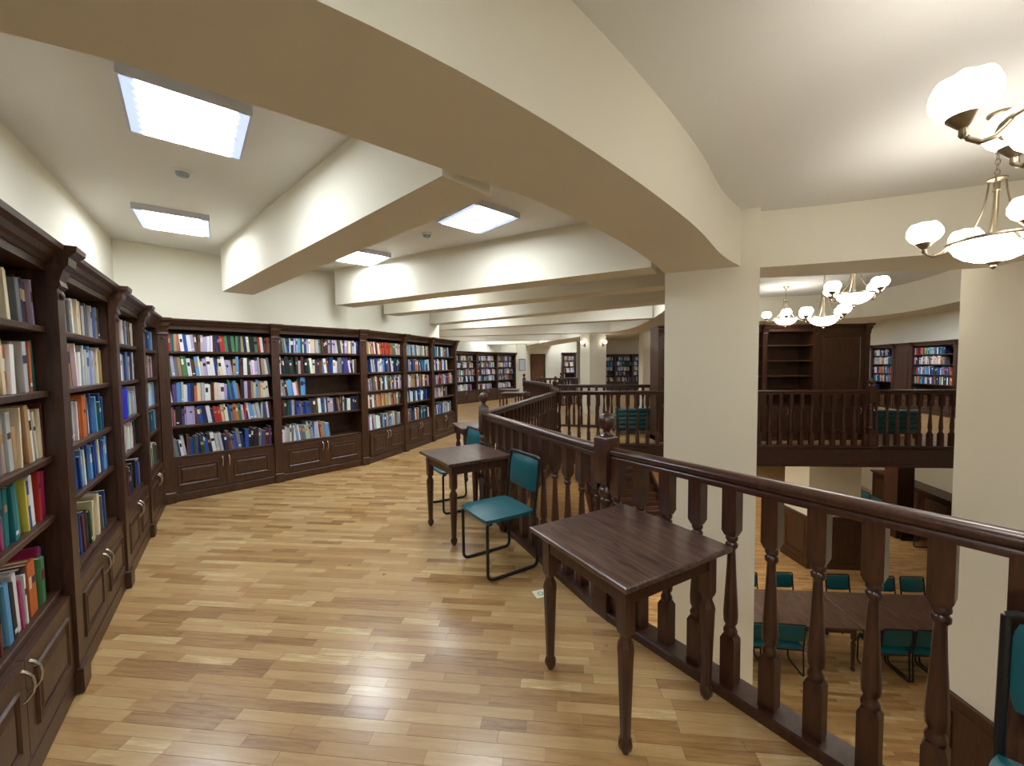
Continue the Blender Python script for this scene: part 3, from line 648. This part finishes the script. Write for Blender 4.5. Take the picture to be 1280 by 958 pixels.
# ------------------------------------------------------------------ chairs (front = local +y)
def round_path(pts, r, n=4):
    P = [Vector(p) for p in pts]; out = [P[0]]
    for i in range(1, len(P)-1):
        a = (P[i-1]-P[i]); b_ = (P[i+1]-P[i]); rr_ = min(r, a.length/2, b_.length/2); a.normalize(); b_.normalize()
        for k in range(n+1):
            t = k/n; p0 = P[i]+a*rr_; p2 = P[i]+b_*rr_
            out.append(p0*(1-t)**2+P[i]*2*t*(1-t)+p2*t*t)
    return out+[P[-1]]
def make_chair(label):
    r = thing('visitor_chair', label, 'chair')
    W, r0 = 0.21, 0.0125
    for s in (-1, 1):
        x = s*W
        MB().tube(round_path([(x, 0.17, 0.432), (x, 0.205, 0.432), (x, 0.205, r0), (x, -0.24, r0), (x, -0.215, 0.43), (x, -0.27, 0.85), ], 0.05), r0, 8).build('side_frame', 'black_tube', r, 60)
    MB().tube([(-W, -0.2699, 0.85), (-W+0.02, -0.272, 0.862), (W-0.02, -0.272, 0.862), (W, -0.2699, 0.85)], r0, 8).build('top_tube', 'black_tube', r, 60)
    MB().tube([(-W, -0.214, 0.425), (W, -0.214, 0.425)], r0*0.9, 8).build('cross_tube', 'black_tube', r, 60)
    MB().tube([(-W, 0.18, 0.428), (W, 0.18, 0.428)], r0*0.9, 8).build('cross_tube', 'black_tube', r, 60)
    def pad(hx, y0, y1, z0, z1, bulge):
        rings = []; nx, ny = 8, 8
        mb = MB(); vs = []; fs = []
        for top_ in (0, 1):
            for j in range(ny+1):
                for i in range(nx+1):
                    u = -1+2*i/nx; v_ = -1+2*j/ny
                    e = (1-abs(u)**6)*(1-abs(v_)**6)
                    k = 1-0.06*(abs(u)*abs(v_))**4
                    vs.append((u*hx*k, (y0+y1)/2+v_*(y1-y0)/2*k, (z1-(1-e)*0.018+bulge*(1-u*u)*(1-v_*v_)) if top_ else z0+(1-e)*0.006))
        m_ = (nx+1)*(ny+1)
        for j in range(ny):
            for i in range(nx):
                a = j*(nx+1)+i
                fs += [(a, a+nx+1, a+nx+2, a+1), (m_+a, m_+a+1, m_+a+nx+2, m_+a+nx+1)]
        edge = [i for i in range(nx+1)]+[(j)*(nx+1)+nx for j in range(1, ny+1)]+[ny*(nx+1)+i for i in range(nx-1, -1, -1)]+[j*(nx+1) for j in range(ny-1, 0, -1)]
        for k in range(len(edge)):
            a, b_ = edge[k], edge[(k+1) % len(edge)]; fs.append((a, b_, m_+b_, m_+a))
        return mb.add(vs, fs)
    pad(0.225, -0.215, 0.228, 0.434, 0.482, 0.014).build('seat', 'teal_vinyl', r, 50)
    b_ = pad(0.198, -0.13, 0.13, -0.016, 0.02, 0.006).build('backrest', 'teal_vinyl', r, 50)
    b_.matrix_local = Matrix.Translation((0, -0.252, 0.715)) @ Matrix.Rotation(math.radians(97-180), 4, 'X') @ Matrix.Rotation(math.pi, 4, 'Z')
    return r
def face(dx, dy): return math.atan2(dy, dx)-math.pi/2
LN5 = ['first', 'second', 'third', 'fourth', 'fifth']
chair0 = make_chair('teal padded chair on the near side of the square table, back to the balustrade')
def place(label, loc, ang, first=[True], group=None):
    c_ = chair0 if first[0] else copy_tree(chair0); first[0] = False
    c_.location = loc; c_.rotation_euler = (0, 0, ang); c_['label'] = label; c_['category'] = 'chair'
    if group: c_['group'] = group
    return c_
place('teal padded chair on the near side of the square table, back to the balustrade', (-0.127, 3.157, 0), face(-0.85, -0.53))
place('teal padded chair half hidden behind the square table by the newel', (-0.67, 4.49, 0), face(-0.87, -0.5))
place('teal padded chair alone at the handrail, mostly cut off', (1.351, 0.815, 0), face(-0.81, -0.58))
for i, (x, y) in enumerate(((4.44, 7.22), (5.11, 7.2), (6.12, 7.1), (6.89, 7.03), (7.43, 6.99))):
    place('teal chair on the far side of the lower tables, %s from the square column' % LN5[i], (x, y+0.05, LOW), face(-0.09, -1)+rb.uniform(-.05, .05), group='chairs behind the long tables')
for i, (x, y) in enumerate(((3.80, 6.3), (4.3, 6.25), (5.8, 6.11), (6.27, 6.08), (6.75, 6.05))):
    place('teal chair tucked under the near side of the lower tables, %s from the square column' % LN5[i], (x, y, LOW), face(0.09, 1)+rb.uniform(-.08, .08), group='chairs tucked under the long tables')
for i in range(5):
    p = Vector((11.35, 12.9))+Vector((-0.227, -0.974))*i*0.62
    place('teal chair along the lower counter, %s from the dark wooden post' % LN5[i], (p.x, p.y, LOW), face(1, -0.1)+rb.uniform(-.2, .2), group='chairs along the lower counter')

# ------------------------------------------------------------------ stair, counter and benches
st = thing('staircase', 'brown wooden staircase rising from the lower hall under the opposite gallery', 'staircase', (2.2, 9.2, LOW))
for k in range(17):
    MB().box(0, 1.95, 0.3*k, 0.3*k+0.32, 0.15*(k+1)-0.035, 0.15*(k+1), 0.008).build('tread', 'table_leg_wood', st)
    MB().box(0.02, 1.93, 0.3*k+0.025, 0.3*k+0.045, 0.15*k, 0.15*(k+1)-0.035).build('riser', 'rail_wood_dark', st)
for x in (-0.06, 1.95):
    MB().loft([[(xx, 0, 0), (xx, 0.35, 0), (xx, 5.1, 2.3), (xx, 5.1, 2.75), (xx, 0, 0.32)] for xx in (x, x+0.06)]).build('stringer', 'rail_wood_dark', st)
ct = thing('counter', 'dark panelled wooden counter along the wall of the lower hall', 'counter', (12.35, 13.6, LOW), anR)
MB().box(0, 6.6, 0.02, 0.5, 0, 1.12).build('body', 'rail_wood_dark', ct); MB().box(-0.05, 6.65, -0.03, 0.55, 1.12, 1.17, 0.008).build('worktop', 'rail_wood_dark', ct)
for k in range(6):
    door_part(ct, 0.08+k*1.09, 1.07+k*1.09, 0.14, 1.06, None, 0, 0.0)
def bench(label, loc, rz, w):
    r = thing('bench_sofa', label, 'sofa', loc, rz)          # back toward local -y
    n = 5
    for k in range(n):
        z0 = 0.12+k*0.095
        MB().loft([[(-w/2+e, y, z) for y, z in ((-0.06-b_, z0+0.002), (-0.075-b_, z0+0.02), (-0.08-b_, z0+0.0475), (-0.075-b_, z0+0.075), (-0.06-b_, z0+0.093), (0.02, z0+0.093), (0.02, z0+0.002))] for e, b_ in ((0, -0.02), (0.03, 0.0), (w/2, 0.0), (w-0.03, 0.0), (w, -0.02))]).build('back_channel', 'teal_sofa', r, 40)
    MB().box(-w/2, w/2, 0.02, 0.55, 0.22, 0.42, 0.03).build('seat', 'teal_sofa', r)
    MB().box(-w/2+0.02, w/2-0.02, -0.04, 0.54, 0.09, 0.22).build('base', 'rail_wood_dark', r)
    for sx in (-1, 1):
        for y in (0.0, 0.48): MB().lathe([(0.02, 0), (0.028, 0.09)], 10, (sx*(w/2-0.08), y)).build('leg', 'rail_wood_dark', r)
    return r
bench('teal padded bench behind the stairwell side, left of the tall cabinet', (2.98, 9.0, 0), 0, 1.3)
bench('teal padded bench at the right end of the tall cabinet', (7.82, 8.25, 0), math.radians(-5), 1.12)

# ------------------------------------------------------------------ ceiling panels, detectors, chandeliers, sconces
pf = MB(); a = 0.30
pf.box(-a, a, -a, a, -0.012, 0); 
def panel(label, x, y, rz, z=CEIL, mat='panel_glow', group='square ceiling light panels'):
    r = thing('ceiling_light', label, 'ceiling light', (x, y, z), rz, group)
    t = 0.055; w = 0.285; v_ = 0.32
    fr = MB()
    for x0, x1, y0, y1 in ((-w, w, -v_, -v_+0.012), (-w, w, v_-0.012, v_), (-w, -w+0.012, -v_+0.012, v_-0.012), (w-0.012, w, -v_+0.012, v_-0.012)): fr.box(x0, x1, y0, y1, -t, 0)
    fr.build('housing', 'lamp_housing', r)
    MB().box(-w+0.012, w-0.012, -v_+0.012, v_-0.012, -t+0.003, -t+0.012).build('diffuser', mat, r)
    return r
PL = [(-1.90, 2.44, 39, 'square ceiling panel lying next to the broad curved beam'), (-3.38, 4.10, 36, 'square ceiling panel above the wall corner'),
      (-0.33, 4.07, 42, 'square ceiling panel between the curved beam and the second cross beam'), (-2.02, 5.46, 42, 'square ceiling panel near the wall past the first cross beam')]
for x, y, rz, lb in PL: panel(lb, x, y, math.radians(rz))
for x, y, rz in ((-1.3, 6.35, -30), (-1.0, 7.75, -33), (1.9, 7.6, -30), (-0.9, 9.55, -30), (1.6, 11.0, -18), (-1.3, 11.6, -18), (1.2, 14.0, -10), (-1.8, 14.6, -10), (0.6, 17.0, -8), (-0.9, 17.6, -8), (2.4, 19.3, 0), (0.9, 19.4, 0)):  # the last two are added to brighten the wall around the door
    panel('square ceiling panel hidden up between the cross beams', x, y, math.radians(rz))
for x, y, rz in ((-0.2, -0.5, 36), (1.6, -2.2, 36), (7.0, 18.0, 0), (4.2, 18.0, 0), (10.0, 19.0, 0), (10.0, 13.5, 0), (11.2, 10.5, 0), (8.9, 11.6, 0), (10.9, 12.2, 0), (11.2, 8.4, 0), (11.0, 15.8, 0), (10.5, 22.0, 0)):  # unseen panels, added to brighten the outer galleries and the near corridor
    panel('unseen square ceiling panel added to light the gallery beyond the beams', x, y, math.radians(rz), group='unseen added ceiling panels')
for x, y in ((3.1, 8.35), (4.8, 9.2), (9.6, 12.0), (6.0, 12.5), (3.2, 15.0), (-1.0, 5.6), (0.3, 1.2), (8.5, 16.0)):  # unseen panels, added to brighten the lower floor and the stair treads
    panel('unseen square light panel added under the gallery to light the lower hall', x, y, 0, -SLAB, 'lower_glow', 'added light panels under the gallery')
def detector(label, x, y):
    r = thing('smoke_detector', label, 'smoke detector', (x, y, CEIL), 0)
    MB().lathe([(0.052, 0.0), (0.052, -0.012), (0.047, -0.02)], 18).build('base', 'white_plastic', r, 40)
    MB().lathe([(0.043, -0.0201), (0.043, -0.03), (0.036, -0.043), (0.02, -0.048), (0.002, -0.049)], 18).build('sensor_cap', 'grey_plastic', r, 40)
detector('round grey smoke detector between the two panels near the wall corner', -2.49, 3.11)
detector('round grey smoke detector past the first cross beam', -0.95, 4.61)
def chandelier(label, x, y, rim, rot, S_=1.0, arms=4):
    r = thing('chandelier', label, 'chandelier', (x, y, rim), rot)
    BR = 'antique_brass'; top_ = CEIL-rim
    MB().lathe([(0.055, top_), (0.055, top_-0.012), (0.03, top_-0.035), (0.012, top_-0.05)], 14).build('canopy', BR, r, 40)
    zc = 0.36
    z = zc+0.03; k = 0
    ch = MB()
    while z < top_-0.05:
        c_ = [(0.011*math.cos(t), 0.0, z+0.019+0.019*math.sin(t)) for t in [2*math.pi*i/8 for i in range(8)]]
        if k % 2: c_ = [(0, p[0], p[2]) for p in c_]
        ch.tube(c_, 0.003, 5, closed=True); z += 0.031; k += 1
    ch.build('chain', BR, r, 60)
    MB().lathe([(0.006, zc+0.035), (0.02, zc+0.02), (0.045, zc+0.012), (0.045, zc+0.004), (0.016, zc-0.01), (0.014, zc-0.05), (0.02, zc-0.06), (0.012, zc-0.07), (0.012, 0.05), (0.022, 0.03), (0.022, 0.0), (0.01, -0.01)], 12).build('stem', BR, r, 40)
    MB().tube([(0.2*S_*math.cos(2*math.pi*i/24), 0.2*S_*math.sin(2*math.pi*i/24), 0.0) for i in range(24)], 0.011, 6, closed=True).build('rim_ring', BR, r, 60)
    MB().lathe([(0.196*S_, 0.002), (0.192*S_, -0.02), (0.17*S_, -0.062), (0.13*S_, -0.098), (0.08*S_, -0.122), (0.02, -0.132)], 24).build('bowl', 'bowl_glow', r, 60)
    MB().lathe([(0.03, -0.128), (0.034, -0.136), (0.02, -0.146), (0.012, -0.152), (0.016, -0.162), (0.01, -0.172), (0.003, -0.178)], 12).build('bowl_finial', BR, r, 40)
    for i in range(3):
        a = 2*math.pi*(i+0.5)/3; c_, s_ = math.cos(a), math.sin(a)
        P = [(0.04, zc-0.0), (0.046, zc-0.06), (0.06, zc-0.14), (0.1, zc-0.24), (0.15*S_, zc-0.31), (0.195*S_, 0.006)]
        MB().tube([(c_*p, s_*p, z_) for p, z_ in P], 0.005, 6).build('strap', BR, r, 60)
    for i in range(arms):
        a = 2*math.pi*i/arms; c_, s_ = math.cos(a), math.sin(a)
        P = [(0.195, -0.004), (0.215, -0.03), (0.24, -0.055), (0.275, -0.065), (0.305, -0.05), (0.318, -0.022), (0.318, -0.006)]
        ar = MB().tube([(c_*p*S_, s_*p*S_, z_) for p, z_ in P], [0.008, 0.009, 0.009, 0.009, 0.008, 0.008, 0.01], 7).build('arm', BR, r, 60)
        px, py = c_*0.318*S_, s_*0.318*S_
        MB().lathe([(0.006, -0.045), (0.013, -0.035), (0.012, -0.015), (0.022, -0.005), (0.044, 0.02), (0.046, 0.025), (0.02, 0.024)], 14, (px, py)).build('shade_holder', BR, ar, 40)
        sh = MB(); prof = [(0.03, 0.024, 0), (0.048, 0.028, 0), (0.072, 0.048, 0), (0.088, 0.076, 0.02), (0.087, 0.104, 0.05), (0.074, 0.13, 0.09), (0.062, 0.146, 0.12), (0.056, 0.15, 0.14)]
        sh.loft([[(px+R_*(1+w_*math.cos(6*2*math.pi*k/24))*math.cos(2*math.pi*k/24), py+R_*(1+w_*math.cos(6*2*math.pi*k/24))*math.sin(2*math.pi*k/24), z_) for k in range(24)] for R_, z_, w_ in prof])
        sh.build('glass_shade', 'shade_glow', ar, 60)
    return r
chandelier('brass chandelier in the picture corner, closest to the curved beam', 1.80, 1.25, 2.38, math.radians(160))['label'] = 'brass chandelier hanging before the curved beam, over the near handrail'
chandelier('brass chandelier with white bowl hanging before the beam between the columns', 2.98, 2.5, 2.34, math.radians(153))
chandelier('brass chandelier with white bowl, just past the beam between columns, highest hung', 4.42, 5.2, 2.47, math.radians(8))
chandelier('brass chandelier with white bowl over the long lower tables', 4.85, 6.25, 2.29, math.radians(10))
chandelier('brass chandelier with white bowl closest to the tall cabinet', 5.45, 8.0, 2.47, math.radians(58))
def sconce(label, x, y, z, rz):  # made-up wall lamp, stands in for the glow of far chandelier shades
    r = thing('stand_in_lamp', label, 'stand-in lamp', (x, y, z), rz)          # plate at local y=0, lamp toward -y
    MB().box(-0.04, 0.04, -0.012, 0, -0.09, 0.05, 0.004).build('back_plate', 'antique_brass', r)
    MB().tube(round_path([(0, -0.01, -0.03), (0, -0.12, -0.06), (0, -0.13, 0.0)], 0.05), 0.008, 6).build('arm', 'antique_brass', r, 60)
    MB().lathe([(0.02, 0.0), (0.045, 0.02), (0.06, 0.055), (0.05, 0.085)], 16, (0, -0.13)).build('glass_shade', 'shade_glow', r, 50)
sconce('white glass wall lamp, standing in for a far chandelier, on the slim pale column', 2.35, 12.875, 2.25, math.radians(-44))
sconce('white glass wall lamp, standing in for a far chandelier, by the right side of the slim pale column', 2.94, 12.91, 2.25, math.radians(19))
sconce('white glass wall lamp, standing in for a far chandelier, on the cream column by the cabinet', 4.9, 13.52, 2.4, math.radians(-9))

# ------------------------------------------------------------------ door, picture, note
d = struct(MB().box(1.02, 1.62, 20.29, 20.345, 0.0, 2.06), 'door_1', 'door_wood', 'plain brown wooden door at the end of the gallery', 'door')
for x0, x1 in ((0.94, 1.02), (1.62, 1.70)): MB().box(x0, x1, 20.26, 20.345, 0, 2.14).build('door_frame', 'bookcase_wood', d)
MB().box(1.02, 1.62, 20.26, 20.345, 2.06, 2.14).build('door_frame', 'bookcase_wood', d)
for x0, x1, z0, z1 in ((1.1, 1.54, 0.2, 0.9), (1.1, 1.54, 1.05, 1.92)): MB().box(x0, x1, 20.28, 20.29, z0, z1, 0.003).build('door_panel', 'door_wood', d)
MB().tube(round_path([(1.56, 20.29, 1.0), (1.56, 20.24, 1.0), (1.47, 20.24, 1.0)], 0.02), 0.009, 6).build('handle', 'pewter', d, 60)
p = thing('framed_notice', 'grey framed notice on the cream wall beside the brown door', 'picture', (0.52, 20.35, 1.35))
MB().box(-0.13, 0.13, -0.015, 0, -0.02, 0.52).build('notice_sheet', 'picture_glass', p)
for x0, x1, z0, z1 in ((-0.16, -0.13, -0.05, 0.55), (0.13, 0.16, -0.05, 0.55), (-0.13, 0.13, 0.52, 0.55), (-0.13, 0.13, -0.05, -0.02)): MB().box(x0, x1, -0.03, 0, z0, z1).build('frame', 'picture_frame_grey', p)
nt_ = thing('paper_note', 'small pale square paper lying on the parquet by the table leg', 'paper', (0.185, 2.725, 0.0), math.radians(20))
MB().box(-0.047, 0.047, -0.045, 0.045, 0.0005, 0.0015).build('sheet', 'note_paper', nt_)
MB().lathe([(0.021, 0.0016), (0.021, 0.0019)], 16).build('printed_mark', 'note_print', nt_)
MB().lathe([(0.014, 0.0019), (0.014, 0.0021)], 16).build('printed_mark', 'note_paper', nt_)
